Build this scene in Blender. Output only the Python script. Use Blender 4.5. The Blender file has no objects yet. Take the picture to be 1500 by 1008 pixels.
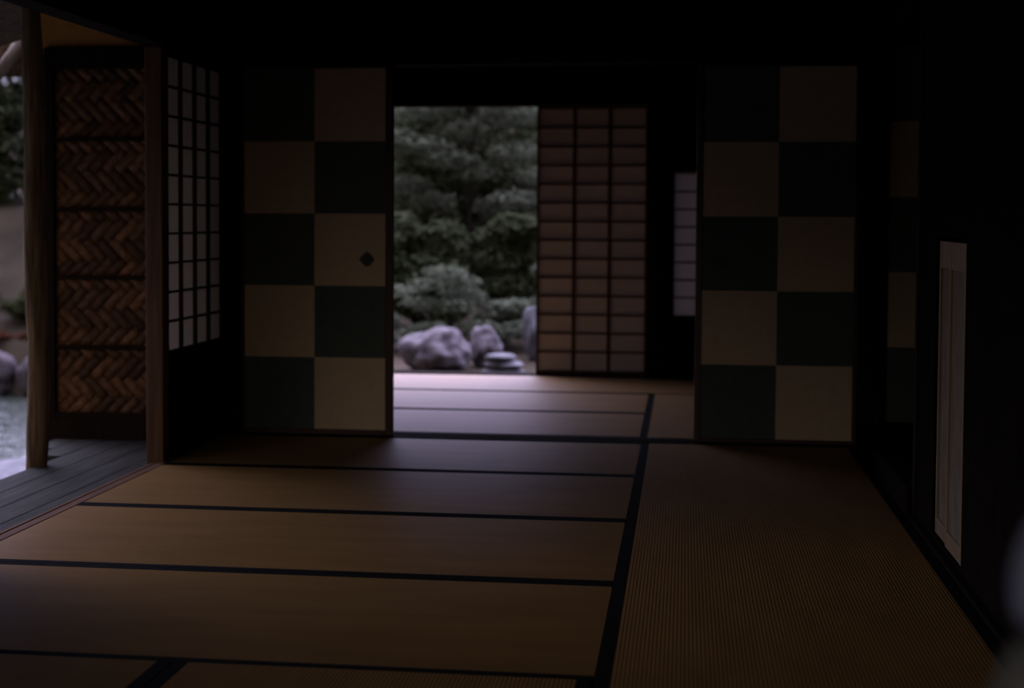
import bpy, bmesh, math, random
import numpy as np
from mathutils import Vector, Matrix, noise

random.seed(7)
rng = np.random.default_rng(7)
SC = bpy.context.scene
COL = SC.collection

# ------------------------------------------------------------------ camera
FPX, PX, PY = 2356.7, 661.4, 431.5          # focal length and principal point in pixels of 1500x1008
YAW, PIT, ROL, EYE = 0.1443, 0.0477, 0.004, 1.0233
cy, sy, cp, sp = math.cos(YAW), math.sin(YAW), math.cos(PIT), math.sin(PIT)
r0 = Vector((cy, sy, 0)); fw = Vector((-sy * cp, cy * cp, -sp)); u0 = r0.cross(fw)
Rv = math.cos(ROL) * r0 + math.sin(ROL) * u0
Uv = math.cos(ROL) * u0 - math.sin(ROL) * r0
cam = bpy.data.cameras.new('camera')
cam.sensor_fit = 'HORIZONTAL'; cam.sensor_width = 36.0
cam.lens = FPX / 1500 * 36.0
cam.shift_x = (750 - PX) / 1500
cam.shift_y = (PY - 504) / 1500
cam.clip_start = 0.05; cam.clip_end = 300
cam.dof.use_dof = True
cam.dof.focus_distance = 4.9
cam.dof.aperture_fstop = 2.4
camo = bpy.data.objects.new('camera', cam); COL.objects.link(camo)
m = Matrix((Rv, Uv, -fw)).transposed().to_4x4()
m.translation = Vector((0, 0, EYE))
camo.matrix_world = m
SC.camera = camo

# ------------------------------------------------------------------ sky and exposure
SC.view_settings.view_transform = 'Standard'
SC.view_settings.look = 'None'
SC.view_settings.gamma = 1.0
SC.view_settings.exposure = 0.0
SC.view_settings.use_curve_mapping = False
SC.cycles.use_denoising = True
SC.cycles.max_bounces = 10
SC.cycles.diffuse_bounces = 6
SC.cycles.transmission_bounces = 8
SC.cycles.sample_clamp_indirect = 4.0

SKY_STRENGTH = 8.5
POND_GLOW = 1.15
FRONT_GLOW = 1.3
w = bpy.data.worlds.new('overcast_sky'); SC.world = w; w.use_nodes = True
nt = w.node_tree; nt.nodes.clear()
out = nt.nodes.new('ShaderNodeOutputWorld'); bg = nt.nodes.new('ShaderNodeBackground')
tc = nt.nodes.new('ShaderNodeTexCoord'); sx = nt.nodes.new('ShaderNodeSeparateXYZ')
rp = nt.nodes.new('ShaderNodeValToRGB')
rp.color_ramp.elements[0].position = 0.03; rp.color_ramp.elements[0].color = (0.020, 0.018, 0.015, 1)
rp.color_ramp.elements[1].position = 0.75; rp.color_ramp.elements[1].color = (0.82, 0.79, 1.18, 1)
el = rp.color_ramp.elements.new(0.28); el.color = (0.41, 0.40, 0.61, 1)
bg.inputs['Strength'].default_value = SKY_STRENGTH
nt.links.new(tc.outputs['Generated'], sx.inputs[0]); nt.links.new(sx.outputs['Z'], rp.inputs[0])
# the sun stands behind the clouds on the garden side (+Y): that half of the sky is brighter
dp = nt.nodes.new('ShaderNodeVectorMath'); dp.operation = 'DOT_PRODUCT'; dp.inputs[1].default_value = (0.10, 0.84, 0.53)
mr = nt.nodes.new('ShaderNodeMapRange'); mr.inputs['From Min'].default_value = -0.02; mr.inputs['From Max'].default_value = 1.0
mr.inputs['To Min'].default_value = 0.035; mr.inputs['To Max'].default_value = 1.25; mr.interpolation_type = 'SMOOTHSTEP'
ms = nt.nodes.new('ShaderNodeMath'); ms.operation = 'MULTIPLY'; ms.inputs[1].default_value = SKY_STRENGTH
nt.links.new(tc.outputs['Generated'], dp.inputs[0]); nt.links.new(dp.outputs['Value'], mr.inputs['Value'])
# glow lobes added low in the sky to light the room, over the pond (left) and over the open front garden (behind the camera)
last = bg.outputs[0]
for d_, cosmin, strength, colr in (((-0.88, 0.42, 0.20), 0.80, POND_GLOW, (1.0, 0.84, 0.68, 1)), ((-0.22, -1.0, 0.16), 0.80, FRONT_GLOW, (1.0, 0.83, 0.66, 1))):
    dl = nt.nodes.new('ShaderNodeVectorMath'); dl.operation = 'DOT_PRODUCT'
    dl.inputs[1].default_value = Vector(d_).normalized()
    ml_ = nt.nodes.new('ShaderNodeMapRange'); ml_.interpolation_type = 'SMOOTHSTEP'
    ml_.inputs['From Min'].default_value = cosmin; ml_.inputs['From Max'].default_value = 1.0
    ml_.inputs['To Min'].default_value = 0.0; ml_.inputs['To Max'].default_value = strength
    bg2 = nt.nodes.new('ShaderNodeBackground'); bg2.inputs['Color'].default_value = colr
    ad = nt.nodes.new('ShaderNodeAddShader')
    nt.links.new(tc.outputs['Generated'], dl.inputs[0]); nt.links.new(dl.outputs['Value'], ml_.inputs['Value'])
    hz = nt.nodes.new('ShaderNodeMapRange'); hz.inputs['From Min'].default_value = 0.01; hz.inputs['From Max'].default_value = 0.17
    mu = nt.nodes.new('ShaderNodeMath'); mu.operation = 'MULTIPLY'
    nt.links.new(sx.outputs['Z'], hz.inputs['Value']); nt.links.new(hz.outputs[0], mu.inputs[0]); nt.links.new(ml_.outputs[0], mu.inputs[1])
    nt.links.new(mu.outputs[0], bg2.inputs['Strength'])
    nt.links.new(last, ad.inputs[0]); nt.links.new(bg2.outputs[0], ad.inputs[1]); last = ad.outputs[0]
nt.links.new(last, out.inputs[0])
nt.links.new(mr.outputs[0], ms.inputs[0]); nt.links.new(ms.outputs[0], bg.inputs['Strength'])
nt.links.new(rp.outputs[0], bg.inputs[0])
w.cycles.sampling_method = 'AUTOMATIC'


def portal(name, loc, size, normal):
    """sampling portal only: it gives off no light, it tells Cycles where the sky is seen from indoors"""
    L = bpy.data.lights.new(name, 'AREA'); L.shape = 'RECTANGLE'; L.size, L.size_y = size
    L.cycles.is_portal = True
    o = bpy.data.objects.new(name, L); COL.objects.link(o)
    o.location = loc
    o.rotation_euler = Vector(normal).to_track_quat('-Z', 'Y').to_euler()
    return o


portal('portal_side', (-3.85, 5.5, 0.8), (6.0, 2.2), (1, 0, 0))
portal('portal_rear', (-1.2, 11.3, 0.9), (6.2, 2.7), (0, -1, 0))
portal('portal_front', (-0.7, -0.75, 0.8), (5.2, 2.1), (0, 1, 0))


# ------------------------------------------------------------------ materials
def new_mat(name):
    mt = bpy.data.materials.new(name); mt.use_nodes = True
    return mt, mt.node_tree, mt.node_tree.nodes['Principled BSDF']


def mat(name, c1, c2=None, scale=(8, 8, 8), rough=0.7, spec=0.3, detail=6, bump=0.0, bscale=None, lo=0.35, hi=0.65,
        island=0.0):
    mt, t, b = new_mat(name)
    b.inputs['Roughness'].default_value = rough
    b.inputs['Specular IOR Level'].default_value = spec
    if c2 is None:
        c2 = c1
    tc = t.nodes.new('ShaderNodeTexCoord'); mp = t.nodes.new('ShaderNodeMapping')
    mp.inputs['Scale'].default_value = scale
    nz = t.nodes.new('ShaderNodeTexNoise'); nz.inputs['Scale'].default_value = 1.0
    nz.inputs['Detail'].default_value = detail
    rp = t.nodes.new('ShaderNodeValToRGB')
    rp.color_ramp.elements[0].position = lo; rp.color_ramp.elements[0].color = (*c1, 1)
    rp.color_ramp.elements[1].position = hi; rp.color_ramp.elements[1].color = (*c2, 1)
    t.links.new(tc.outputs['Object'], mp.inputs[0]); t.links.new(mp.outputs[0], nz.inputs[0])
    t.links.new(nz.outputs[0], rp.inputs[0])
    src = rp.outputs[0]
    if island:
        g = t.nodes.new('ShaderNodeNewGeometry'); ml = t.nodes.new('ShaderNodeMath'); ml.operation = 'MULTIPLY_ADD'
        ml.inputs[1].default_value = 2 * island; ml.inputs[2].default_value = 1 - island
        hs = t.nodes.new('ShaderNodeHueSaturation')
        t.links.new(g.outputs['Random Per Island'], ml.inputs[0]); t.links.new(ml.outputs[0], hs.inputs['Value'])
        t.links.new(src, hs.inputs['Color']); src = hs.outputs[0]
    t.links.new(src, b.inputs['Base Color'])
    if bump:
        n2 = t.nodes.new('ShaderNodeTexNoise'); n2.inputs['Scale'].default_value = 1.0
        n2.inputs['Detail'].default_value = 8
        m2 = t.nodes.new('ShaderNodeMapping'); m2.inputs['Scale'].default_value = bscale or scale
        bp = t.nodes.new('ShaderNodeBump'); bp.inputs['Strength'].default_value = bump
        bp.inputs['Distance'].default_value = 0.01
        t.links.new(tc.outputs['Object'], m2.inputs[0]); t.links.new(m2.outputs[0], n2.inputs[0])
        t.links.new(n2.outputs[0], bp.inputs['Height']); t.links.new(bp.outputs[0], b.inputs['Normal'])
    return mt


def paper_mat(name, col, trans):
    mt = bpy.data.materials.new(name); mt.use_nodes = True
    t = mt.node_tree; t.nodes.clear()
    o = t.nodes.new('ShaderNodeOutputMaterial'); mx = t.nodes.new('ShaderNodeMixShader')
    d = t.nodes.new('ShaderNodeBsdfDiffuse'); tr = t.nodes.new('ShaderNodeBsdfTranslucent')
    nz = t.nodes.new('ShaderNodeTexNoise'); nz.inputs['Scale'].default_value = 40; nz.inputs['Detail'].default_value = 6
    rp = t.nodes.new('ShaderNodeValToRGB'); tc = t.nodes.new('ShaderNodeTexCoord')
    rp.color_ramp.elements[0].color = (*[c * 0.92 for c in col], 1); rp.color_ramp.elements[1].color = (*col, 1)
    t.links.new(tc.outputs['Object'], nz.inputs[0]); t.links.new(nz.outputs[0], rp.inputs[0])
    t.links.new(rp.outputs[0], d.inputs[0]); t.links.new(rp.outputs[0], tr.inputs[0])
    mx.inputs[0].default_value = trans
    t.links.new(d.outputs[0], mx.inputs[1]); t.links.new(tr.outputs[0], mx.inputs[2]); t.links.new(mx.outputs[0], o.inputs[0])
    return mt


def tatami_mat_material():
    mt, t, b = new_mat('tatami_rush')
    b.inputs['Roughness'].default_value = 0.9; b.inputs['Specular IOR Level'].default_value = 0.02
    tc = t.nodes.new('ShaderNodeTexCoord')
    wv = t.nodes.new('ShaderNodeTexWave'); wv.wave_type = 'BANDS'; wv.bands_direction = 'Y'
    wv.inputs['Scale'].default_value = 33.0; wv.inputs['Distortion'].default_value = 0.35
    wv.inputs['Detail'].default_value = 1; wv.inputs['Detail Scale'].default_value = 2
    nz = t.nodes.new('ShaderNodeTexNoise'); nz.inputs['Scale'].default_value = 1.0; nz.inputs['Detail'].default_value = 8
    mp = t.nodes.new('ShaderNodeMapping'); mp.inputs['Scale'].default_value = (2.0, 9, 3)
    r1 = t.nodes.new('ShaderNodeValToRGB')
    r1.color_ramp.elements[0].position = .3; r1.color_ramp.elements[0].color = (0.265, 0.148, 0.048, 1)
    r1.color_ramp.elements[1].position = .7; r1.color_ramp.elements[1].color = (0.33, 0.186, 0.062, 1)
    r2 = t.nodes.new('ShaderNodeValToRGB')
    r2.color_ramp.elements[0].position = .1; r2.color_ramp.elements[0].color = (0.76, 0.74, 0.72, 1)
    r2.color_ramp.elements[1].position = .55; r2.color_ramp.elements[1].color = (1, 1, 1, 1)
    mx = t.nodes.new('ShaderNodeMix'); mx.data_type = 'RGBA'; mx.blend_type = 'MULTIPLY'; mx.inputs[0].default_value = 1
    bp = t.nodes.new('ShaderNodeBump'); bp.inputs['Strength'].default_value = 0.3; bp.inputs['Distance'].default_value = 0.003
    L = t.links.new
    L(tc.outputs['Object'], wv.inputs[0]); L(tc.outputs['Object'], mp.inputs[0]); L(mp.outputs[0], nz.inputs[0])
    L(nz.outputs[0], r1.inputs[0]); L(wv.outputs['Fac'], r2.inputs[0])
    L(r1.outputs[0], mx.inputs[6]); L(r2.outputs[0], mx.inputs[7]); L(mx.outputs[2], b.inputs['Base Color'])
    L(wv.outputs['Fac'], bp.inputs['Height']); L(bp.outputs[0], b.inputs['Normal'])
    # waxy sheen of rush: almost none from above, rising steeply at grazing angles
    lw = t.nodes.new('ShaderNodeLayerWeight'); lw.inputs['Blend'].default_value = 0.5
    pw = t.nodes.new('ShaderNodeMath'); pw.operation = 'POWER'; pw.inputs[1].default_value = 17.0
    gl = t.nodes.new('ShaderNodeBsdfGlossy'); gl.inputs['Roughness'].default_value = 0.42; gl.inputs['Color'].default_value = (0.85, 0.82, 0.88, 1)
    ms_ = t.nodes.new('ShaderNodeMixShader'); mo = t.nodes['Material Output']
    L(lw.outputs['Facing'], pw.inputs[0]); L(pw.outputs[0], ms_.inputs[0]); L(b.outputs[0], ms_.inputs[1]); L(gl.outputs[0], ms_.inputs[2])
    L(ms_.outputs[0], mo.inputs['Surface'])
    return mt


M = {}
M['tatami'] = tatami_mat_material()
M['border'] = mat('border_cloth', (0.006, 0.008, 0.009), (0.010, 0.012, 0.013), (90, 90, 90), rough=0.95, spec=0.02)
M['dark_wood'] = mat('dark_stained_wood', (0.013, 0.008, 0.005), (0.024, 0.014, 0.009), (40, 40, 3), rough=0.75, spec=0.06, bump=0.15)
M['dark_beam'] = mat('dark_beam_wood', (0.012, 0.008, 0.006), (0.022, 0.014, 0.010), (3, 40, 40), rough=0.85, spec=0.02, bump=0.15)
M['red_wood'] = mat('reddish_cedar_wood', (0.085, 0.036, 0.018), (0.15, 0.068, 0.034), (45, 45, 2.5), rough=0.5, spec=0.3, bump=0.12)
M['lacquer'] = mat('dark_red_lacquer', (0.040, 0.010, 0.007), (0.055, 0.014, 0.010), (20, 20, 3), rough=0.35, spec=0.4)
M['lattice'] = mat('lattice_cedar', (0.050, 0.022, 0.013), (0.078, 0.036, 0.021), (30, 30, 30), rough=0.6)
M['dark_lattice'] = mat('dark_lattice_cedar', (0.022, 0.012, 0.008), (0.036, 0.02, 0.013), (30, 30, 30), rough=0.6)
M['weathered'] = mat('weathered_post_bark', (0.085, 0.052, 0.030), (0.25, 0.165, 0.10), (38, 38, 3.2), rough=0.85, spec=0.15, bump=0.7, bscale=(50, 50, 4))
M['veranda'] = mat('grey_weathered_boards', (0.030, 0.030, 0.026), (0.058, 0.056, 0.048), (40, 2.5, 40), rough=0.85, spec=0.08, bump=0.25)
M['sill'] = mat('sill_cedar', (0.14, 0.070, 0.044), (0.20, 0.105, 0.068), (40, 2.5, 40), rough=0.8, spec=0.05, bump=0.12)
M['sill_dark'] = mat('sill_groove_wood', (0.022, 0.014, 0.010), (0.032, 0.02, 0.015), (40, 3, 40), rough=0.6)
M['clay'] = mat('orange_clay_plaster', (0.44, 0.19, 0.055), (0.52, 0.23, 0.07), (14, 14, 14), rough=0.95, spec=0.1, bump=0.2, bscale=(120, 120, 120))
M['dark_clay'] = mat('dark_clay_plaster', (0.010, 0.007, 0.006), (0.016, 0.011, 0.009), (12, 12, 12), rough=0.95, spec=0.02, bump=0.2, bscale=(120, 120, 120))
M['white_check'] = mat('cream_paper', (0.63, 0.495, 0.35), (0.68, 0.535, 0.38), (25, 25, 25), rough=0.8, spec=0.2)
M['blue_check'] = mat('indigo_paper', (0.085, 0.108, 0.104), (0.098, 0.124, 0.119), (25, 25, 25), rough=0.8, spec=0.2)
M['white_small'] = mat('pale_door_paper', (0.20, 0.17, 0.138), (0.29, 0.255, 0.21), (30, 30, 9), rough=0.8, spec=0.2, lo=.3, hi=.6)
M['pale_frame'] = mat('pale_cedar_frame', (0.30, 0.215, 0.14), (0.37, 0.27, 0.18), (40, 40, 4), rough=0.6)
M['iron'] = mat('black_iron', (0.010, 0.010, 0.011), (0.016, 0.015, 0.015), (50, 50, 50), rough=0.4, spec=0.4)
M['paper'] = paper_mat('shoji_paper', (0.62, 0.56, 0.51), 0.5)
M['dimmed_paper'] = paper_mat('dimmed_shoji_paper', (0.56, 0.50, 0.46), 0.09)  # shoji paper made less translucent, standing in for eave shade
M['window_paper'] = paper_mat('window_paper', (0.58, 0.53, 0.51), 0.16)  # translucency lowered in place of shade outside the window
M['bark_weave'] = mat('woven_bark', (0.085, 0.034, 0.015), (0.17, 0.08, 0.036), (30, 30, 30), rough=0.6, spec=0.2, island=0.5, bump=0.25, bscale=(160, 160, 60))
M['stone'] = mat('lavender_grey_stone', (0.040, 0.032, 0.037), (0.165, 0.140, 0.155), (9, 9, 9), rough=0.85, spec=0.2, bump=0.8, bscale=(14, 14, 14), lo=.3, hi=.7)
M['pale_stone'] = mat('pale_worn_stone', (0.075, 0.071, 0.082), (0.125, 0.119, 0.134), (6, 6, 6), rough=0.8, spec=0.25, bump=0.5, bscale=(18, 18, 18))
M['soil'] = mat('moss_and_soil', (0.022, 0.018, 0.010), (0.070, 0.050, 0.034), (1.1, 1.1, 1.1), rough=0.95, spec=0.1, bump=0.6, bscale=(9, 9, 9), lo=.3, hi=.7)
def leaf_mat(name, c1, c2):
    mt = bpy.data.materials.new(name); mt.use_nodes = True
    t = mt.node_tree; t.nodes.clear()
    o = t.nodes.new('ShaderNodeOutputMaterial'); mx = t.nodes.new('ShaderNodeMixShader'); mx.inputs[0].default_value = 0.35
    d = t.nodes.new('ShaderNodeBsdfDiffuse'); tr = t.nodes.new('ShaderNodeBsdfTranslucent')
    g = t.nodes.new('ShaderNodeNewGeometry'); rp = t.nodes.new('ShaderNodeValToRGB')
    rp.color_ramp.elements[0].color = (*c1, 1); rp.color_ramp.elements[1].color = (*c2, 1)
    L = t.links.new
    L(g.outputs['Random Per Island'], rp.inputs[0]); L(rp.outputs[0], d.inputs[0]); L(rp.outputs[0], tr.inputs[0])
    L(d.outputs[0], mx.inputs[1]); L(tr.outputs[0], mx.inputs[2]); L(mx.outputs[0], o.inputs[0])
    return mt


M['leaf'] = leaf_mat('grey_green_leaf', (0.085, 0.100, 0.064), (0.165, 0.178, 0.128))
M['leaf_dark'] = leaf_mat('dark_green_leaf', (0.040, 0.050, 0.025), (0.108, 0.122, 0.066))
M['leaf_olive'] = leaf_mat('olive_leaf', (0.036, 0.042, 0.016), (0.060, 0.066, 0.030))
M['leaf_red'] = leaf_mat('rust_leaf', (0.070, 0.028, 0.016), (0.11, 0.05, 0.03))
M['trunk'] = mat('tree_bark', (0.014, 0.010, 0.008), (0.030, 0.023, 0.017), (14, 14, 3), rough=0.9, bump=0.6)
M['thatch'] = mat('eave_bark_thatch', (0.060, 0.035, 0.020), (0.14, 0.085, 0.045), (30, 30, 30), rough=0.95, bump=0.6)
M['pale_wood'] = mat('pale_peeled_pole', (0.30, 0.24, 0.19), (0.42, 0.35, 0.29), (30, 30, 5), rough=0.7)
M['pale_cloth'] = mat('pale_blue_cloth', (0.27, 0.30, 0.44), (0.33, 0.36, 0.50), (60, 60, 60), rough=0.9, spec=0.1)
M['grey_cloth'] = mat('grey_cloth', (0.15, 0.157, 0.15), (0.195, 0.20, 0.19), (60, 60, 60), rough=0.9, spec=0.1)

mt, t, b = new_mat('pond_water')
b.inputs['Base Color'].default_value = (0.035, 0.045, 0.035, 1); b.inputs['Roughness'].default_value = 0.04
b.inputs['Specular IOR Level'].default_value = 0.5
tcn = t.nodes.new('ShaderNodeTexCoord'); mpn = t.nodes.new('ShaderNodeMapping'); mpn.inputs['Scale'].default_value = (2.2, 5, 1)
nzn = t.nodes.new('ShaderNodeTexNoise'); nzn.inputs['Scale'].default_value = 1.5; nzn.inputs['Detail'].default_value = 4
bpn = t.nodes.new('ShaderNodeBump'); bpn.inputs['Strength'].default_value = 0.8; bpn.inputs['Distance'].default_value = 0.1
t.links.new(tcn.outputs['Object'], mpn.inputs[0]); t.links.new(mpn.outputs[0], nzn.inputs[0])
t.links.new(nzn.outputs[0], bpn.inputs['Height']); t.links.new(bpn.outputs[0], b.inputs['Normal'])
M['water'] = mt


# ------------------------------------------------------------------ helpers
class MB:
    """collects shapes and links them as ONE mesh object"""
    def __init__(s):
        s.bm = bmesh.new()

    def box(s, x0, x1, y0, y1, z0, z1, rot=None, piv=None, mi=0):
        r = bmesh.ops.create_cube(s.bm, size=1.0)
        M4 = Matrix.Translation(((x0 + x1) / 2, (y0 + y1) / 2, (z0 + z1) / 2)) @ Matrix.Diagonal((x1 - x0, y1 - y0, z1 - z0, 1))
        if rot is not None:
            p = Matrix.Translation(piv)
            M4 = p @ rot @ p.inverted() @ M4
        bmesh.ops.transform(s.bm, matrix=M4, verts=r['verts'])
        fs = {f for v in r['verts'] for f in v.link_faces}
        for f in fs:
            f.material_index = mi
        return s

    def tube(s, pts, rad, seg=10, mi=0):
        pts = [Vector([float(c_) for c_ in p]) for p in pts]
        rad = rad if isinstance(rad, (list, tuple)) else [rad] * len(pts)
        rings = []
        for i, p in enumerate(pts):
            d = (pts[min(i + 1, len(pts) - 1)] - pts[max(i - 1, 0)]).normalized()
            a = d.cross(Vector((0.31, 0.95, 0.07))).normalized()
            c = d.cross(a)
            rings.append([s.bm.verts.new(p + rad[i] * (math.cos(k / seg * 2 * math.pi) * a + math.sin(k / seg * 2 * math.pi) * c)) for k in range(seg)])
        for i in range(len(rings) - 1):
            for k in range(seg):
                f = s.bm.faces.new((rings[i][k], rings[i][(k + 1) % seg], rings[i + 1][(k + 1) % seg], rings[i + 1][k]))
                f.smooth = True; f.material_index = mi
        s.bm.faces.new(rings[0][::-1]); s.bm.faces.new(rings[-1])
        return s

    def build(s, name, mats, parent=None, bevel=0.0, loc=(0, 0, 0)):
        bmesh.ops.recalc_face_normals(s.bm, faces=s.bm.faces)
        me = bpy.data.meshes.new(name); s.bm.to_mesh(me); s.bm.free()
        for k in (mats if isinstance(mats, (list, tuple)) else [mats]):
            me.materials.append(M[k] if isinstance(k, str) else k)
        o = bpy.data.objects.new(name, me); COL.objects.link(o)
        o.location = loc
        if parent:
            o.parent = parent
        if bevel:
            bv = o.modifiers.new('bevel', 'BEVEL'); bv.width = bevel; bv.segments = 2; bv.limit_method = 'ANGLE'
        return o


def thing(name, label, cat, loc=(0, 0, 0), rotz=0.0, group=None):
    o = bpy.data.objects.new(name, None); COL.objects.link(o)
    o.empty_display_size = 0.1
    o.location = loc; o.rotation_euler = (0, 0, rotz)
    return tag(o, label, cat, group)


def tag(o, label, cat, group=None):
    o['label'] = label; o['category'] = cat
    if group:
        o['group'] = group
    return o


def struct(o):
    o['kind'] = 'structure'
    return o


# ------------------------------------------------------------------ the setting: floor, walls, ceiling, roof
XS = -2.125                                  # inner edge of the side sill
YW = 7.36                                    # front face of the back sliding doors
KAM = 1.728                                  # underside of the lintels
struct(MB().box(-2.22, 0.80, 1.4, 10.56, -0.20, -0.055).build('floor', 'sill_dark'))
# side sill with two grooves, seen as a reddish strip along the mats
struct(MB().box(-2.168, XS - 0.006, 1.4, 7.345, -0.09, 0.0).box(-2.182, -2.169, 1.4, 7.345, -0.09, -0.012).box(-2.198, -2.183, 1.4, 7.345, -0.09, -0.004)
       .box(-2.215, -2.199, 1.4, 7.345, -0.09, -0.012).build('trim_1', ['sill'], bevel=0.002))
# veranda boards
for_b = MB()
x = -2.218
for i, wd in enumerate((0.135, 0.135, 0.135, 0.135)):
    for_b.box(x - wd + 0.002, x, 0.4, 7.37, -0.09, -0.05); x -= wd
struct(MB().box(-2.2, 0.86, -0.3, 1.39, -0.09, -0.05).build('floor_front', 'veranda'))
for_b.box(-2.885, x - 0.001, 6.84, 7.37, -0.09, -0.05).box(-3.00, -2.887, 7.06, 7.37, -0.09, -0.05)
struct(for_b.build('floor_veranda', 'veranda', bevel=0.003))
struct(MB().box(-2.75, -2.66, 0.4, 7.45, -0.22, -0.092).build('trim_2', 'dark_beam', bevel=0.004))
# back sill under the sliding doors (runs the whole width) with grooves
struct(MB().box(-2.12, 0.775, 7.345, 7.385, -0.09, 0.004).box(-2.12, 0.775, 7.386, 7.404, -0.09, -0.008).box(-2.12, 0.775, 7.405, 7.425, -0.09, 0.004)
       .box(-2.12, 0.775, 7.426, 7.444, -0.09, -0.008).box(-2.12, 0.775, 7.445, 7.515, -0.09, 0.004).build('trim_3', 'dark_beam', bevel=0.0015))
# far sill
struct(MB().box(-3.05, 0.80, 10.388, 10.56, -0.09, 0.004).build('trim_4', 'dark_beam', bevel=0.003))
# lintels
struct(MB().box(-2.16, 0.78, 7.34, 7.50, KAM, KAM + 0.055).build('trim_5', 'dark_beam', bevel=0.002))
struct(MB().box(-2.225, -2.125, 1.6, 7.345, KAM, KAM + 0.055).build('trim_6', 'dark_beam', bevel=0.002))
struct(MB().box(-3.05, 0.80, 10.37, 10.50, 1.748, 1.80).build('trim_7', 'dark_beam', bevel=0.002))
struct(MB().box(-2.15, 0.78, 7.33, 7.345, 1.835, 1.885).build('trim_8', 'dark_beam', bevel=0.002))
# small walls over the lintels
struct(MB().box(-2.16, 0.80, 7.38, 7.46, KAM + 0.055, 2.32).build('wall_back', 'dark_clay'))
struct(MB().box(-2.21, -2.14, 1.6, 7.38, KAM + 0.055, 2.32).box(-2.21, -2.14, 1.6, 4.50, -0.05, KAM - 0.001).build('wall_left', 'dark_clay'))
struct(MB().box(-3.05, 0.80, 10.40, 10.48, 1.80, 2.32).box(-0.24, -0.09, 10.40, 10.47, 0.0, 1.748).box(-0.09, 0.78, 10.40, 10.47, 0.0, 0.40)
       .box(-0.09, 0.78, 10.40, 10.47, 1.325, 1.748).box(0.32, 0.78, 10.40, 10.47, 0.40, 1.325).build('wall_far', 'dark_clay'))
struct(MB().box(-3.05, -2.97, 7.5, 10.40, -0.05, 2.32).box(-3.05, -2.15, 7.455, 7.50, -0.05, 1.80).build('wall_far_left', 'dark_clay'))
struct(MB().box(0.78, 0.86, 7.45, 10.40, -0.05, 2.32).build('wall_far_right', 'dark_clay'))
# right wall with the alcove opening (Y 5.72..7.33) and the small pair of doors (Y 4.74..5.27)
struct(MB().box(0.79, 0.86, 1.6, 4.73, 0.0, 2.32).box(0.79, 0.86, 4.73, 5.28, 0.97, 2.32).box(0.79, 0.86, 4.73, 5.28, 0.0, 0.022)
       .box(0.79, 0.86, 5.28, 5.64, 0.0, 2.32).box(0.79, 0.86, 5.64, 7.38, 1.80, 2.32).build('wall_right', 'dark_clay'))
struct(MB().box(0.86, 0.90, 4.5, 5.5, -0.05, 1.2).build('wall_cupboard', 'dark_clay'))
struct(MB().box(0.765, 0.79, 1.6, 5.64, -0.05, 0.012).build('trim_9', 'dark_beam', bevel=0.002))
# alcove: raised floor, front beam, far side wall in checked paper, back wall
struct(MB().box(0.765, 0.84, 5.70, 7.34, -0.05, 0.095).build('trim_10', 'dark_beam', bevel=0.006))
struct(MB().box(0.84, 1.62, 5.62, 7.42, 0.04, 0.088).build('floor_alcove', 'dark_wood'))
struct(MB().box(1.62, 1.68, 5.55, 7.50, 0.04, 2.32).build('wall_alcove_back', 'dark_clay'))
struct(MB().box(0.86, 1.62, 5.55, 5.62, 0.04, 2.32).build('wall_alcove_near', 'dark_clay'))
struct(MB().box(0.765, 0.84, 5.70, 7.34, 1.74, 1.80).build('trim_11', 'dark_beam', bevel=0.003))
S = 0.3364
mb = MB().box(0.80, 1.62, 7.405, 7.46, 0.04, 2.32, mi=0)
for i in range(5):
    for j in range(1, 4):
        x0 = 0.900 + (j - 1) * S + 0.0; x1 = x0 + S
        x0, x1 = max(x0, 0.80), min(x1, 1.62)
        if x1 - x0 < .02:
            continue
        z0 = 0.115 + i * S
        mb.box(x0, x1, 7.400, 7.405, z0, z0 + S, mi=1 if (i + j) % 2 == 0 else 2)
struct(mb.build('wall_alcove_side', ['dark_clay', 'white_check', 'blue_check']))
# ceilings: boards on thin battens
def ceiling(name, x0, x1, y0, y1, z):
    c = MB().box(x0, x1, y0, y1, z, z + 0.03)
    y = y0 + 0.2
    while y < y1:
        c.box(x0, x1, y, y + 0.03, z - 0.03, z); y += 0.45
    return struct(c.build(name, 'dark_beam'))
ceiling('ceiling', -2.2, 1.68, 1.6, 7.46, 2.32)
ceiling('ceiling_far', -3.2, 0.86, 7.46, 10.48, 2.32)
# thatched roof over everything with deep eaves
rf = MB()
bmv = rf.bm
def quadbox(bm, lo, hi):
    vs = [bm.verts.new(p) for p in lo + hi]
    for a in ((0, 1, 2, 3), (7, 6, 5, 4), (0, 4, 5, 1), (1, 5, 6, 2), (2, 6, 7, 3), (3, 7, 4, 0)):
        bm.faces.new([vs[i] for i in a])
# left eave, rear eave, front eave as sloping slabs, and the body above the ceiling
quadbox(bmv, [(-2.2, -0.6, 2.30), (-2.2, 8.05, 2.30), (-3.80, 8.05, 1.84), (-3.80, -0.6, 1.84)],
        [(-2.2, -0.6, 2.50), (-2.2, 8.05, 2.50), (-3.80, 8.05, 2.02), (-3.80, -0.6, 2.02)])
quadbox(bmv, [(-3.3, 10.4, 2.34), (1.9, 10.4, 2.34), (1.9, 11.25, 2.17), (-3.3, 11.25, 2.17)],
        [(-3.3, 10.4, 2.54), (1.9, 10.4, 2.54), (1.9, 11.25, 2.33), (-3.3, 11.25, 2.33)])
quadbox(bmv, [(-3.7, -0.7, 1.78), (1.9, -0.7, 1.78), (1.9, 1.62, 2.32), (-3.7, 1.62, 2.32)],
        [(-3.7, -0.7, 1.96), (1.9, -0.7, 1.96), (1.9, 1.62, 2.52), (-3.7, 1.62, 2.52)])
rf.box(-2.3, 1.9, 1.4, 10.6, 2.37, 2.6)
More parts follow.
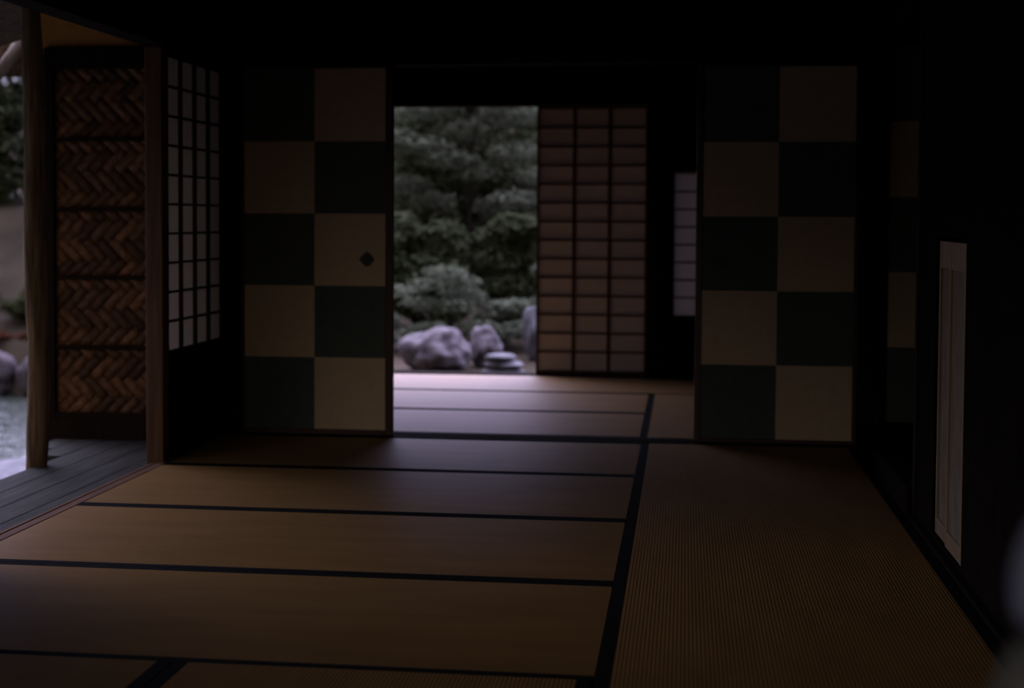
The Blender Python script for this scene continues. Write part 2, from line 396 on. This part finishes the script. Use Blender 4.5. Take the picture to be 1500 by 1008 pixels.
struct(rf.build('roof', 'thatch'))
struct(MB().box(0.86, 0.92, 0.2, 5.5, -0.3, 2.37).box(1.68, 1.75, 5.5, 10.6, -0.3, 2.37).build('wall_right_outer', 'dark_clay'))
# clay wall over the woven screen on the veranda end
struct(MB().box(-3.12, -2.16, 7.42, 7.48, 1.835, 2.32).build('wall_veranda_end', 'clay'))
struct(MB().box(-3.12, -2.16, 7.385, 7.45, -0.10, 0.046).build('trim_12', 'dark_wood', bevel=0.003))

# ------------------------------------------------------------------ tatami mats
BW = 0.037


def tatami(cx, cy_, L, W, along_y, label, group='tatami mats', borders=(1, 1)):
    """mat with its length L along local X; cloth borders on the two long sides"""
    t = thing('tatami_mat', label, 'tatami mat', (cx, cy_, -0.05), math.pi / 2 if along_y else 0.0, group)
    g = 0.0003
    MB().box(-L / 2, L / 2, -W / 2 + BW, W / 2 - BW, 0, 0.05).build('rush_surface', 'tatami', t)
    for s in (-1, 1):
        a, bb = sorted((s * (W / 2 - g), s * (W / 2 - BW)))
        MB().box(-L / 2 + g, L / 2 - g, a, bb, 0, 0.0505).build('cloth_border', 'border', t, bevel=0.002)
    return t


def mat_rect(x0, x1, y0, y1, along_y, label, group='tatami mats of the near room'):
    if along_y:
        return tatami((x0 + x1) / 2, (y0 + y1) / 2, y1 - y0, x1 - x0, True, label, group)
    return tatami((x0 + x1) / 2, (y0 + y1) / 2, x1 - x0, y1 - y0, False, label, group)


XB = -0.192
yj = [7.343, 6.395, 5.440, 4.485, 3.530]
mat_rect(XS, XB, yj[1], yj[0], False, 'shaded tatami mat at the foot of the back doors')
mat_rect(XS, XB, yj[2], yj[1], False, 'tatami mat second from the back doors, beside the reddish post')
mat_rect(XS, XB, yj[3], yj[2], False, 'tatami mat third from the back doors')
mat_rect(XS, XB, yj[4], yj[3], False, 'tatami mat fourth from the back doors, dark at its left end')
mat_rect(XS, -1.158, 1.62, yj[4], True, 'tatami mat in the lower left corner of the photo')
mat_rect(-1.157, XB, 1.62, yj[4], True, 'lengthwise tatami mat at the lower middle of the photo, right of a dark border')
mat_rect(XB + .001, 0.764, 5.433, 7.343, True, 'ribbed tatami mat along the alcove, reaching the right back door')
mat_rect(XB + .001, 0.764, 3.523, 5.432, True, 'ribbed tatami mat along the right wall below the small pale doors')
mat_rect(XB + .001, 0.764, 1.62, 3.522, True, 'ribbed tatami mat nearest in the lower right corner')
F = 'tatami mats of the far room'
mat_rect(-2.11, -0.205, 7.518, 8.474, False, 'far room tatami mat just beyond the back door sill', F)
mat_rect(-2.11, -0.205, 8.475, 9.430, False, 'far room tatami mat in the middle, half lit', F)
mat_rect(-0.204, 0.752, 7.518, 9.430, True, 'far room tatami mat lying lengthwise beside the right back door', F)
mat_rect(-2.965, -1.151, 9.431, 10.386, False, 'brightly lit far room tatami mat at the garden edge', F)
mat_rect(-1.150, 0.765, 9.431, 10.386, False, 'far room tatami mat under the lattice screen', F)


# ------------------------------------------------------------------ checked sliding doors
def fusuma(x0, x1, y, px0, z0, white_first, fl, fr, label, hx, hz, diamond):
    """x0..x1 outer edges, px0 left edge of the paper, 2x5 squares of side S"""
    t = thing('sliding_door', label, 'sliding door', ((x0 + x1) / 2, y + 0.012, 0.005), 0, 'checked sliding doors')
    cx = (x0 + x1) / 2
    px1 = px0 + 2 * S
    f = MB()
    top = KAM - 0.002 - 0.005
    f.box(x0 - cx, px0 - cx, -0.014, 0.014, 0, top).box(px1 - cx, x1 - cx, -0.014, 0.014, 0, top)
    f.box(px0 - cx, px1 - cx, -0.013, 0.013, 0, z0 - 0.005).box(px0 - cx, px1 - cx, -0.013, 0.013, z0 + 5 * S - 0.005, top)
    f.build('frame', 'lacquer', t, bevel=0.003)
    p = MB().box(px0 - cx, px1 - cx, -0.006, 0.008, z0 - 0.005, z0 + 5 * S - 0.005, mi=0)
    for i in range(5):
        for j in range(2):
            a = px0 - cx + j * S; zz = z0 - 0.005 + i * S
            p.box(a, a + S, -0.009, -0.006, zz, zz + S, mi=0 if (i + j) % 2 == (0 if white_first else 1) else 1)
    p.build('checked_paper', ['white_check', 'blue_check'], t)
    # round recessed pull with a four-lobed plate
    h = MB()
    n = 40
    for (r_, d0, d1) in ((0.031, -0.013, -0.009), (0.022, -0.0145, -0.012)):
        ring0, ring1 = [], []
        for k in range(n):
            a = k / n * 2 * math.pi
            rr = r_ * (1 + (0.10 * math.cos(4 * a) if diamond else 0))
            ring0.append(h.bm.verts.new((hx - cx + rr * math.cos(a), d0, hz - 0.005 + rr * math.sin(a))))
            ring1.append(h.bm.verts.new((hx - cx + rr * math.cos(a), d1, hz - 0.005 + rr * math.sin(a))))
        for k in range(n):
            h.bm.faces.new((ring0[k], ring0[(k + 1) % n], ring1[(k + 1) % n], ring1[k]))
        h.bm.faces.new(ring0); h.bm.faces.new(ring1)
    h.build('door_pull', 'iron', t)
    return t


fusuma(-2.068, -1.342, 7.350, -2.053, 0.031, False, 0.015, 0.03,
       'checked cream and indigo sliding door left of the garden opening', -1.467, 0.828, True)
fusuma(0.046, 0.762, 7.392, 0.075, 0.0245, False, 0.03, 0.02,
       'checked cream and indigo sliding door right of the garden opening', 0.150, 0.819, False)


# ------------------------------------------------------------------ lattice paper screens
def shoji(name, label, W, zb, zt, pz0, pz1, ncol, nrow, stile, bar_w, bar_h, loc, rotz, lat, board=False, frame='dark_wood'):
    """screen of width W along local X centred on its base, paper between pz0 and pz1, lattice on local -Y side"""
    t = thing(name, label, 'paper screen', loc, rotz, 'lattice paper screens')
    h = W / 2
    f = MB().box(-h, -h + stile, -0.015, 0.015, zb, zt).box(h - stile, h, -0.015, 0.015, zb, zt)
    f.box(-h + stile, h - stile, -0.014, 0.014, pz1, zt).box(-h + stile, h - stile, -0.014, 0.014, pz0 - 0.022, pz0)
    if pz0 - 0.022 > zb + 0.02:
        f.box(-h + stile, h - stile, -0.014, 0.014, zb, zb + 0.03)
    elif pz0 - 0.022 > zb:
        f.box(-h + stile, h - stile, -0.014, 0.014, zb, pz0 - 0.022)
    f.build('frame', frame, t, bevel=0.002)
    MB().box(-h + stile, h - stile, 0.0065, 0.0080, pz0, pz1).build('paper', 'paper' if board else 'dimmed_paper', t)
    l = MB()
    x0, x1 = -h + stile, h - stile
    for k in range(1, ncol):
        xx = x0 + (x1 - x0) * k / ncol
        l.box(xx - bar_w / 2, xx + bar_w / 2, -0.010, 0.0064, pz0, pz1)
    for k in range(1, nrow):
        zz = pz0 + (pz1 - pz0) * k / nrow
        l.box(x0, x1, -0.009, 0.0062, zz - bar_h / 2, zz + bar_h / 2)
    l.build('lattice', lat, t)
    if board:
        bd = MB().box(x0, x1, -0.004, 0.004, zb + 0.03, pz0 - 0.022)
        bd.build('lower_board', frame, t)
    return t


# side screen in the bay behind the reddish post; local -Y faces the room (+X)
shoji('paper_screen', 'paper screen with dark lower board beside the reddish post, lit from the veranda', 0.832, 0.0, KAM - 0.006, 0.452, 1.693,
      4, 10, 0.012, 0.016, 0.010, (-2.165, 6.931, 0.003), math.pi / 2, 'dark_lattice', board=True)
# far screen at the garden edge
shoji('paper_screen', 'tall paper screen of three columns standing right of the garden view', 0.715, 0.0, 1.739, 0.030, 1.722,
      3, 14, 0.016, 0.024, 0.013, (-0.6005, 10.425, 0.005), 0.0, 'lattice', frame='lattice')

# window in the far wall, right of the far screen
wf = MB().box(-0.09, -0.072, 10.385, 10.475, 0.395, 1.33).box(0.30, 0.32, 10.385, 10.475, 0.395, 1.33)
wf.box(-0.09, 0.32, 10.385, 10.475, 0.393, 0.402).box(-0.09, 0.32, 10.385, 10.475, 1.322, 1.335)
win = struct(wf.build('window_1', 'dark_wood'))
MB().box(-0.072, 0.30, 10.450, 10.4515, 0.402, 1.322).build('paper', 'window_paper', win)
l = MB()
for k in range(1, 8):
    zz = 0.402 + 0.1135 * k
    l.box(-0.072, 0.30, 10.440, 10.449, zz - 0.006, zz + 0.006)
for xx in (0.10,):
    l.box(xx - 0.006, xx + 0.006, 10.436, 10.4395, 0.402, 1.322)
l.build('lattice', 'dark_lattice', win)


# ------------------------------------------------------------------ posts
def square_post(name, x0, x1, y0, y1, z0, z1, m_, label, bev=0.006):
    cx, cy_ = (x0 + x1) / 2, (y0 + y1) / 2
    o = MB().box(x0 - cx, x1 - cx, y0 - cy_, y1 - cy_, 0, z1 - z0).build(name, m_, None, bev, (cx, cy_, z0))
    return tag(o, label, 'post', 'posts of the house')


square_post('wooden_post', -2.222, -2.146, 6.432, 6.512, -0.052, KAM - 0.001, 'red_wood', 'reddish squared post between the veranda and the side paper screen')
square_post('wooden_post', -2.150, -2.069, 7.349, 7.44, -0.0, KAM - 0.001, 'dark_wood', 'dark corner post between the side paper screen and the left checked door')
square_post('wooden_post', -0.243, -0.139, 10.362, 10.398, 0.004, 1.747, 'dark_wood', 'dark post right of the tall far paper screen')
square_post('wooden_post', 0.766, 0.862, 7.345, 7.399, 0.0, 1.739, 'dark_wood', 'dark post between the right checked door and the alcove')
square_post('wooden_post', 0.784, 0.862, 5.645, 5.699, 0.0, 1.80, 'dark_wood', 'dark post between the alcove and the small pale doors')

# round weathered log at the veranda edge, slightly crooked
pts, rad = [], []
for k in range(26):
    z = -0.42 + 2.50 * k / 25
    pts.append((0.010 * math.sin(z * 2.1) + 0.006 * math.sin(z * 5.3), 0.008 * math.cos(z * 2.7), z))
    rad.append(0.0475 - 0.004 * (z + 0.42) / 2.5 + 0.0025 * math.sin(z * 9) + 0.0015 * math.sin(z * 23))
lp = MB(); lp.tube(pts, rad, 20)
for v in lp.bm.verts:
    n_ = noise.noise(Vector((v.co.x * 55, v.co.y * 55, v.co.z * 4))) * 0.004
    d = Vector((v.co.x, v.co.y, 0)).normalized(); v.co += d * n_
tag(lp.build('log_post', 'weathered', None, 0, (-2.752, 6.545, 0)), 'weathered round log post at the outer veranda edge, left side', 'post')


# ------------------------------------------------------------------ woven bark screen at the veranda end
def woven_panel(w_, h_, bw, parent, loc):
    bm = bmesh.new()
    n = 3
    R45 = Matrix.Rotation(math.pi / 4, 4, 'Y')
    lim = int((w_ + h_) / bw) + 4
    for ix in range(-lim, lim):
        for iy in range(-lim, lim):
            k = (ix - iy) % (2 * n)
            if k == 0:
                a0, a1, b0, b1, hor = ix, ix + n, iy, iy + 1, True
            elif k == 2 * n - 1:
                a0, a1, b0, b1, hor = ix, ix + 1, iy, iy + n, False
            else:
                continue
            gp = 0.0006
            x0, x1, z0, z1 = a0 * bw + gp, a1 * bw - gp, b0 * bw + gp, b1 * bw - gp
            c = R45 @ Vector(((x0 + x1) / 2, 0, (z0 + z1) / 2))
            if abs(c.x) > w_ / 2 + 2.2 * bw or abs(c.z) > h_ / 2 + 2.2 * bw:
                continue
            th = 0.0012
            nu = 5
            vs = []
            tilt = random.uniform(-0.02, 0.02)
            for i in range(nu + 1):
                t_ = i / nu
                bulge = -0.0022 * math.sin(math.pi * t_) - 0.001 + tilt * (t_ - .5) * 0.05
                if hor:
                    xx = x0 + (x1 - x0) * t_
                    q = [(xx, bulge, z0), (xx, bulge, z1)]
                else:
                    zz = z0 + (z1 - z0) * t_
                    q = [(x0, bulge, zz), (x1, bulge, zz)]
                vs.append([bm.verts.new(R45 @ Vector(p)) for p in q])
            for i in range(nu):
                f = bm.faces.new((vs[i][0], vs[i + 1][0], vs[i + 1][1], vs[i][1])); f.smooth = True
    for co, no in (((w_ / 2, 0, 0), (1, 0, 0)), ((-w_ / 2, 0, 0), (-1, 0, 0)), ((0, 0, h_ / 2), (0, 0, 1)), ((0, 0, -h_ / 2), (0, 0, -1))):
        bmesh.ops.bisect_plane(bm, geom=bm.verts[:] + bm.edges[:] + bm.faces[:], plane_co=co, plane_no=no, clear_outer=True)
    # backing sheet
    vs = [bm.verts.new((sx_ * w_ / 2, 0.003, sz_ * h_ / 2)) for sx_, sz_ in ((-1, -1), (1, -1), (1, 1), (-1, 1))]
    bm.faces.new(vs)
    me = bpy.data.meshes.new('woven_panel'); bm.to_mesh(me); bm.free()
    me.materials.append(M['bark_weave'])
    o = bpy.data.objects.new('woven_panel', me); COL.objects.link(o); o.parent = parent; o.location = loc
    sd = o.modifiers.new('thickness', 'SOLIDIFY'); sd.thickness = 0.0012
    return o


wx0, wx1 = -3.055, -2.175
ws = thing('woven_screen', 'woven bark herringbone screen with five framed panels at the veranda end', 'screen', ((wx0 + wx1) / 2, 7.42, 0.0465))
hw = (wx1 - wx0) / 2
zr = [0.055, 0.392, 0.728, 1.058, 1.392, 1.722]
zr = [z - 0.0465 for z in zr]
f = MB().box(-hw, -hw + 0.045, -0.028, 0.016, 0, 1.785).box(hw - 0.045, hw, -0.028, 0.016, 0, 1.785)
f.box(-hw + 0.045, hw - 0.045, -0.027, 0.015, zr[5] + 0.006, 1.785).box(-hw + 0.045, hw - 0.045, -0.027, 0.015, 0, zr[0] + 0.02)
f.build('frame', 'dark_wood', ws, bevel=0.003)
for k in range(1, 5):
    MB().box(-hw + 0.045, hw - 0.045, -0.022, 0.010, zr[k] - 0.009, zr[k] + 0.009).build('rail', 'dark_wood', ws, bevel=0.002)
for k in range(5):
    z0 = zr[k] + (0.009 if k else 0.02); z1 = zr[k + 1] - (0.009 if k < 4 else -0.006)
    woven_panel(2 * hw - 0.09, z1 - z0, 0.046, ws, (0, 0.0, (z0 + z1) / 2))


# ------------------------------------------------------------------ the pair of small pale doors in the right wall
def small_door(y0, y1, x, label, dz):
    t = thing('cupboard_door', label, 'cupboard door', (x, (y0 + y1) / 2, 0.028), 0, 'small pale doors in the right wall')
    h = (y1 - y0) / 2; T = 0.928
    MB().box(-0.009, 0.009, -h, -h + 0.022, 0, T).box(-0.009, 0.009, h - 0.022, h, 0, T).box(-0.008, 0.008, -h + 0.022, h - 0.022, T - 0.085, T) \
        .box(-0.008, 0.008, -h + 0.022, h - 0.022, 0, 0.05).build('frame', 'pale_frame', t, bevel=0.002)
    MB().box(-0.002, 0.004, -h + 0.022, h - 0.022, 0.05, T - 0.085).build('paper_panel', 'white_small', t)
    return t


small_door(5.030, 5.262, 0.806, 'small pale paper door in the right wall, the one nearer the alcove', 0)
small_door(4.745, 5.028, 0.800, 'small pale paper door in the right wall, the one nearer the camera', 0)

# ------------------------------------------------------------------ unidentified pale shape, built as draped cloth, at the right edge, close to the camera
def drape(parent, name, m_, zs, seed):
    bm = bmesh.new(); n = 40; rings = []
    for (z, cx, rx, ry) in zs:
        rg = []
        for k in range(n):
            a = k / n * 2 * math.pi
            fold = 1 + 0.015 * math.sin(5 * a + seed + z * 4) + 0.01 * math.sin(9 * a + z * 7)
            rg.append(bm.verts.new((cx + rx * fold * math.cos(a), ry * fold * math.sin(a), z)))
        rings.append(rg)
    for i in range(len(rings) - 1):
        for k in range(n):
            f_ = bm.faces.new((rings[i][k], rings[i][(k + 1) % n], rings[i + 1][(k + 1) % n], rings[i + 1][k])); f_.smooth = True
    bm.faces.new(rings[0][::-1]); bm.faces.new(rings[-1])
    me = bpy.data.meshes.new(name); bm.to_mesh(me); bm.free(); me.materials.append(M[m_])
    o = bpy.data.objects.new(name, me); COL.objects.link(o); o.parent = parent
    s = o.modifiers.new('smooth', 'SUBSURF'); s.levels = 1; s.render_levels = 2
    return o


dc = thing('draped_cloth', 'unidentified pale blurred shape built as a cloth bundle, very close at the lower right edge', 'cloth', (0.317, 1.05, -0.0605))
CZ = 0.0605 - 0.010
drape(dc, 'lower_cloth', 'grey_cloth', [(z + CZ, 0, r_, r_ * 0.9) for z, r_ in ((-.047, .23), (.15, .21), (.4, .175), (.6, .150), (.70, .132), (.745, .116), (.775, .106))], 0.3)
drape(dc, 'upper_cloth', 'pale_cloth', [(z + CZ, 0, r_, r_ * 0.9) for z, r_ in ((.768, .1055), (.79, .107), (.808, .1075), (.825, .104), (.843, .096), (.862, .080), (.876, .058), (.885, .03))], 1.3)


# ------------------------------------------------------------------ garden ground, pond
def sm(a, b_, x_):
    t_ = min(max((x_ - a) / (b_ - a), 0), 1)
    return t_ * t_ * (3 - 2 * t_)


def ground_z(x_, y_):
    z = -0.43
    z += 0.09 * max(0, y_ - 15.6) * sm(-7.0, -4.8, x_) + 0.8 * max(0, y_ - 22.4) * sm(-7, -4.8, x_)  # steep rise behind the trees is added to hide low sky from the mats
    pond = sm(-3.5, -4.1, x_) * sm(18.25, 18.1, y_)
    z = z * (1 - pond) + (-1.7) * pond
    lb = sm(-4.8, -7.0, x_) * sm(18.1, 18.25, y_)
    if lb > 0:
        z2 = -0.50 + 0.60 * min(max(0, y_ - 18.4), 2.7) + 0.2 * max(0, y_ - 21.4)
        z = z * (1 - lb) + z2 * lb
    if x_ > -3.6 or y_ > 18.3:
        z += 0.03 * noise.noise(Vector((x_ * 1.3, y_ * 1.3, 0)))
    return z


bm = bmesh.new()
xs = np.arange(-16, 6.01, 0.25); ys = np.arange(-4, 30.01, 0.25)
grid = [[bm.verts.new((float(x_), float(y_), ground_z(float(x_), float(y_)))) for x_ in xs] for y_ in ys]
for i in range(len(ys) - 1):
    for k in range(len(xs) - 1):
        f_ = bm.faces.new((grid[i][k], grid[i][k + 1], grid[i + 1][k + 1], grid[i + 1][k])); f_.smooth = True
me = bpy.data.meshes.new('ground'); bm.to_mesh(me); bm.free(); me.materials.append(M['soil'])
g = bpy.data.objects.new('ground', me); COL.objects.link(g); struct(g)
struct(MB().box(-15.9, -3.62, -3.9, 18.3, -1.14, -1.10).build('pond_water', 'water'))


# ------------------------------------------------------------------ stones
def boulder(name, x_, y_, zc, rx, ry, rz, m_, label, cat='rock', group=None, seed=0, rough=0.28, flat=False):
    bm = bmesh.new(); bmesh.ops.create_icosphere(bm, subdivisions=4, radius=1.0)
    for v in bm.verts:
        d = v.co.normalized()
        n_ = noise.noise(d * 1.3 + Vector((seed * 3.1, seed, 0))) * rough + noise.noise(d * 3.2 + Vector((seed, 0, 5))) * rough * .4 + noise.noise(d * 7 + Vector((0, seed, 2))) * rough * .22 + abs(noise.noise(d * 2.2 + Vector((seed, 3, 1)))) * rough * -.5
        p = d * (1 + n_)
        if flat:
            p.z = max(-0.75, min(0.75, p.z)) / 0.75
        v.co = Vector((p.x * rx, p.y * ry, p.z * rz))
    for f_ in bm.faces:
        f_.smooth = True
    me = bpy.data.meshes.new(name); bm.to_mesh(me); bm.free(); me.materials.append(M[m_])
    o = bpy.data.objects.new(name, me); COL.objects.link(o); o.location = (x_, y_, zc)
    return tag(o, label, cat, group)


GR = 'garden rocks beyond the far room'
boulder('boulder', -2.33, 15.1, -0.27, 0.345, 0.30, 0.235, 'stone', 'large rounded grey boulder left in the garden view', group=GR, seed=1)
boulder('boulder', -1.93, 15.5, -0.25, 0.175, 0.22, 0.225, 'stone', 'upright grey boulder in the middle of the garden view, behind the flat stones', group=GR, seed=4)
boulder('boulder', -1.47, 16.0, -0.12, 0.13, 0.2, 0.30, 'pale_stone', 'pale rock half hidden by the tall far paper screen', group=GR, seed=6)
boulder('boulder', -2.86, 14.9, -0.40, 0.11, 0.14, 0.08, 'stone', 'small low rock left of the large boulder', group=GR, seed=8)
for k, (zc, rx, dx, lab) in enumerate(((-0.395, 0.20, 0.0, 'bottom flat pale stone of the stack before the upright boulder'),
                                       (-0.328, 0.185, 0.012, 'middle flat pale stone of the stack before the upright boulder'),
                                       (-0.262, 0.145, -0.02, 'top flat pale stone of the stack before the upright boulder'))):
    boulder('step_stone', -1.66 + dx, 14.72, zc, rx, 0.17, 0.033, 'pale_stone', lab, 'stone', 'stacked flat stones in the garden', seed=11 + k, rough=0.12, flat=True)

for k, (x_, rx, rz, lab) in enumerate(((-9.3, 0.55, 0.36, 'leftmost stone of the far pond bank'), (-8.35, 0.50, 0.36, 'grey stone of the far pond bank left of the log post'),
                                       (-7.42, 0.38, 0.33, 'grey stone of the far pond bank half behind the log post'), (-6.7, 0.5, 0.35, 'far pond bank stone hidden behind the log post'))):
    if k == 3 or k == 0:
        continue
    boulder('bank_stone', x_, 18.1, -0.86, rx, 0.3, rz, 'stone', lab, 'rock', 'stones of the far pond bank', seed=20 + k, rough=0.2)
boulder('shore_stone', -4.95, 11.6, -1.05, 0.62, 0.75, 0.20, 'pale_stone', 'smooth pale stone on the near pond shore, left edge of the photo', 'rock', seed=31, rough=0.15)


# ------------------------------------------------------------------ plants
def foliage_mesh(name, clumps, nleaf, size, m_, parent, up=0.6):
    """clumps: (x, y, z, rx, ry, rz); leaves are little folded quads"""
    vol = np.array([c[3] * c[4] * c[5] for c in clumps]) ** (2 / 3)
    cnt = np.maximum(1, (nleaf * vol / vol.sum()).astype(int))
    V, Fc = [], []
    for c, n in zip(clumps, cnt):
        d = rng.normal(size=(n, 3)); d /= np.linalg.norm(d, axis=1)[:, None]
        rad_ = rng.uniform(0.45, 1.05, size=(n, 1)) ** 0.6
        p = np.array(c[:3]) + d * rad_ * np.array(c[3:])
        nrm = rng.normal(size=(n, 3)) * (1 - up) + np.array([0, 0, 1]) * up + d * 0.35
        nrm /= np.linalg.norm(nrm, axis=1)[:, None]
        a = np.cross(nrm, rng.normal(size=(n, 3))); a /= np.linalg.norm(a, axis=1)[:, None]
        b_ = np.cross(nrm, a)
        s = size * rng.uniform(0.6, 1.3, size=(n, 1))
        tip, tail = p + a * s, p - a * s
        l_, r_ = p + b_ * s * 0.42 + nrm * s * 0.12, p - b_ * s * 0.42 + nrm * s * 0.12
        base = sum(len(v) for v in V)
        V.append(np.stack([tail, r_, tip, l_], 1).reshape(-1, 3))
        k = base + 4 * np.arange(n)
        Fc.append(np.stack([k, k + 1, k + 2, k + 3], 1))
    V = np.concatenate(V); Fc = np.concatenate(Fc)
    me = bpy.data.meshes.new(name); me.from_pydata(V.tolist(), [], Fc.tolist()); me.materials.append(M[m_])
    o = bpy.data.objects.new(name, me); COL.objects.link(o); o.parent = parent
    return o


def tree(x_, y_, h_, crown, nleaf, size, m_, label, trunk_r=0.09, lean=0.0, group='trees beyond the garden', cat='tree', name='garden_tree', up=0.6):
    """crown: clumps relative to the foot of the trunk"""
    z0 = ground_z(x_, y_) - 0.03
    t = thing(name, label, cat, (x_, y_, z0), 0, group)
    tb = MB()
    tb.tube([(lean * h_ * s * s + 0.03 * math.sin(7 * s), 0.02 * math.cos(5 * s), h_ * s) for s in (i_ / 7 for i_ in range(8))], [trunk_r * (1 - 0.75 * s) for s in (i_ / 7 for i_ in range(8))], 10)
    for c in crown[:14]:
        s = min(max((c[2] - 0.25 * h_) / h_, 0.1), 0.92)
        st = Vector((lean * h_ * s * s, 0, h_ * s)); en = Vector(c[:3])
        mid = (st + en) / 2 + Vector((0, 0, 0.08))
        tb.tube([st, mid, en], [trunk_r * 0.4, trunk_r * 0.28, trunk_r * 0.12], 6)
    tb.build('trunk', 'trunk', t)
    foliage_mesh('foliage', crown, nleaf, size, m_, t, up)
    return t


def tiers(h_, r_, n, flat=0.22):
    out_ = []
    for k in range(n):
        z = h_ * (0.28 + 0.72 * (k + .5) / n); rr = r_ * (1.05 - 0.55 * abs((k + .5) / n - 0.4))
        for q in range(4):
            a = random.uniform(0, 2 * math.pi); d = rr * random.uniform(0.25, 0.8)
            out_.append((d * math.cos(a), d * math.sin(a), z + random.uniform(-.15, .15), rr * random.uniform(.35, .6), rr * random.uniform(.35, .6), flat * random.uniform(.7, 1.3)))
    return out_


# garden view: a low spreading shrub in front, layered pale-leaved trees and dark evergreens behind
def shrub(x_, y_, clumps, nleaf, size, m_, label, group='garden shrubs', up=0.6):
    z0 = ground_z(x_, y_) - 0.02
    t = thing('garden_shrub', label, 'shrub', (x_, y_, z0), 0, group)
    tb = MB()
    for c in clumps[:10]:
        tb.tube([(0, 0, 0), (c[0] * .5, c[1] * .5, c[2] * .65), (c[0], c[1], c[2])], [0.018, 0.013, 0.006], 6)
    tb.build('stem', 'trunk', t)
    foliage_mesh('foliage', clumps, nleaf, size, m_, t, up)
    return t


cl = []
for k in range(26):
    a = random.uniform(-0.75, 0.85); q = abs(a) / 0.85
    cl.append((a, random.uniform(-0.35, 0.35), random.uniform(0.12, 0.88) * (1 - 0.30 * q), 0.24, 0.22, 0.07))
shrub(-2.42, 16.6, cl, 5200, 0.040, 'leaf', 'low spreading grey green shrub behind the boulders in the garden view', up=0.7)
cl = [(random.uniform(-.16, .16), random.uniform(-.15, .15), random.uniform(.25, .85), 0.10, 0.10, 0.07) for k in range(14)]
shrub(-1.40, 17.25, cl, 1300, 0.042, 'leaf', 'small leafy plant beside the tall far paper screen in the garden view', up=0.6)
cl = [(random.uniform(-.3, .3), random.uniform(-.2, .2), random.uniform(.03, .22), 0.16, 0.14, 0.06) for k in range(10)]
shrub(-3.45, 15.9, cl, 1200, 0.035, 'leaf_olive', 'low olive plant at the left edge of the garden view')

# nearer pale tree: clumps set by hand so that its bright layers alternate with dark gaps
cr = [(-0.55, 0.0, 2.05, .42, .40, .13), (-0.20, -.1, 1.88, .38, .35, .12), (0.12, 0, 1.72, .34, .35, .10), (0.52, .1, 1.98, .36, .40, .14), (0.80, 0, 1.70, .34, .35, .12),
      (0.62, -.2, 1.42, .40, .40, .12), (0.92, -.1, 1.22, .34, .34, .11), (-0.78, .1, 1.60, .34, .36, .12), (-0.48, .2, 1.42, .30, .34, .10), (-0.05, .3, 2.25, .5, .4, .15), (0.55, .3, 2.45, .5, .4, .15),
      (-0.6, .3, 2.5, .5, .4, .15), (0.25, .2, 1.35, .26, .3, .09), (-0.9, 0, 2.15, .35, .4, .12), (0.0, .3, 2.8, .8, .6, .25)]
tree(-2.55, 18.85, 2.6, cr, 6500, 0.050, 'leaf', 'layered pale leaved tree in the middle of the garden view', 0.035, 0.05, up=0.75)
def evergreen(x_, y_, h_, r_, lab, group):
    cr_ = []
    for q in range(46):
        z = h_ * random.uniform(0.02, 0.97); rr = r_ * (1 - 0.45 * (z / h_) ** 2)
        a = random.uniform(0, 2 * math.pi); d = rr * random.uniform(0.35, 0.85)
        cr_.append((d * math.cos(a), d * math.sin(a) * .8, z, rr * .38, rr * .38, 0.22))
    cr_ += [(0, 0, h_ * .2, r_ * .8, r_ * .6, h_ * .22), (0, 0, h_ * .55, r_ * .75, r_ * .6, h_ * .3)]
    return tree(x_, y_, h_, cr_, 9000, 0.085, 'leaf_dark', lab, 0.12, group=group)


GT = 'trees beyond the garden'
for x_, lab in ((-3.00, 'dark undergrowth below the pale layered tree, left side of the garden view'), (-1.70, 'dark undergrowth beside the tall far paper screen')):
    cl = [(random.uniform(-.42, .42), random.uniform(-.2, .2), random.uniform(.15, 1.20), 0.24, 0.2, 0.15) for k in range(34)]
    shrub(x_, 17.9, cl, 6000, 0.07, 'leaf_dark', lab)
evergreen(-4.40, 22.6, 4.0, 1.0, 'dark evergreen beyond the left side of the garden view', GT)
evergreen(-2.85, 20.6, 4.0, 1.25, 'dark evergreen behind the pale layered tree', GT)
evergreen(-1.95, 23.0, 4.2, 1.0, 'dark evergreen farthest back in the garden view', GT)
evergreen(-0.55, 20.6, 3.8, 0.95, 'dark evergreen behind the tall far paper screen', GT)
# pond side
evergreen(-9.75, 21.9, 3.6, 1.0, 'dark tree across the pond at the left edge of the photo', 'trees across the pond')
evergreen(-7.5, 22.2, 3.8, 1.05, 'dark tree across the pond behind the log post', 'trees across the pond')
cl = [(random.uniform(-.35, .35), random.uniform(-.2, .2), random.uniform(.05, .30), 0.16, 0.14, 0.07) for k in range(10)]
shrub(-8.1, 18.9, cl, 1300, 0.045, 'leaf_olive', 'olive and yellow plant on the far pond bank', 'pond bank shrubs')
cl = [(random.uniform(-.35, .35), random.uniform(-.1, .1), random.uniform(.03, .12), 0.16, 0.12, 0.04) for k in range(8)]
shrub(-7.95, 18.38, cl, 900, 0.04, 'leaf_red', 'low rust coloured plant on the edge of the far pond bank', 'pond bank shrubs')

# eave end beyond the log post: a pale peeled pole carrying a strip of bark thatch
ev = thing('eave_bracket', 'pale sloping pole with brown thatch under the eave, top left corner', 'eave', (-3.60, 8.25, 1.80))
MB().tube([(-0.16, 0, -0.12), (0.02, 0, 0.09), (0.16, 0, 0.30)], [0.035, 0.035, 0.033], 12).build('pole', 'pale_wood', ev)
MB().box(-0.30, 0.30, 0.06, 0.16, -0.02, 0.34).build('thatch_edge', 'thatch', ev, bevel=0.01)
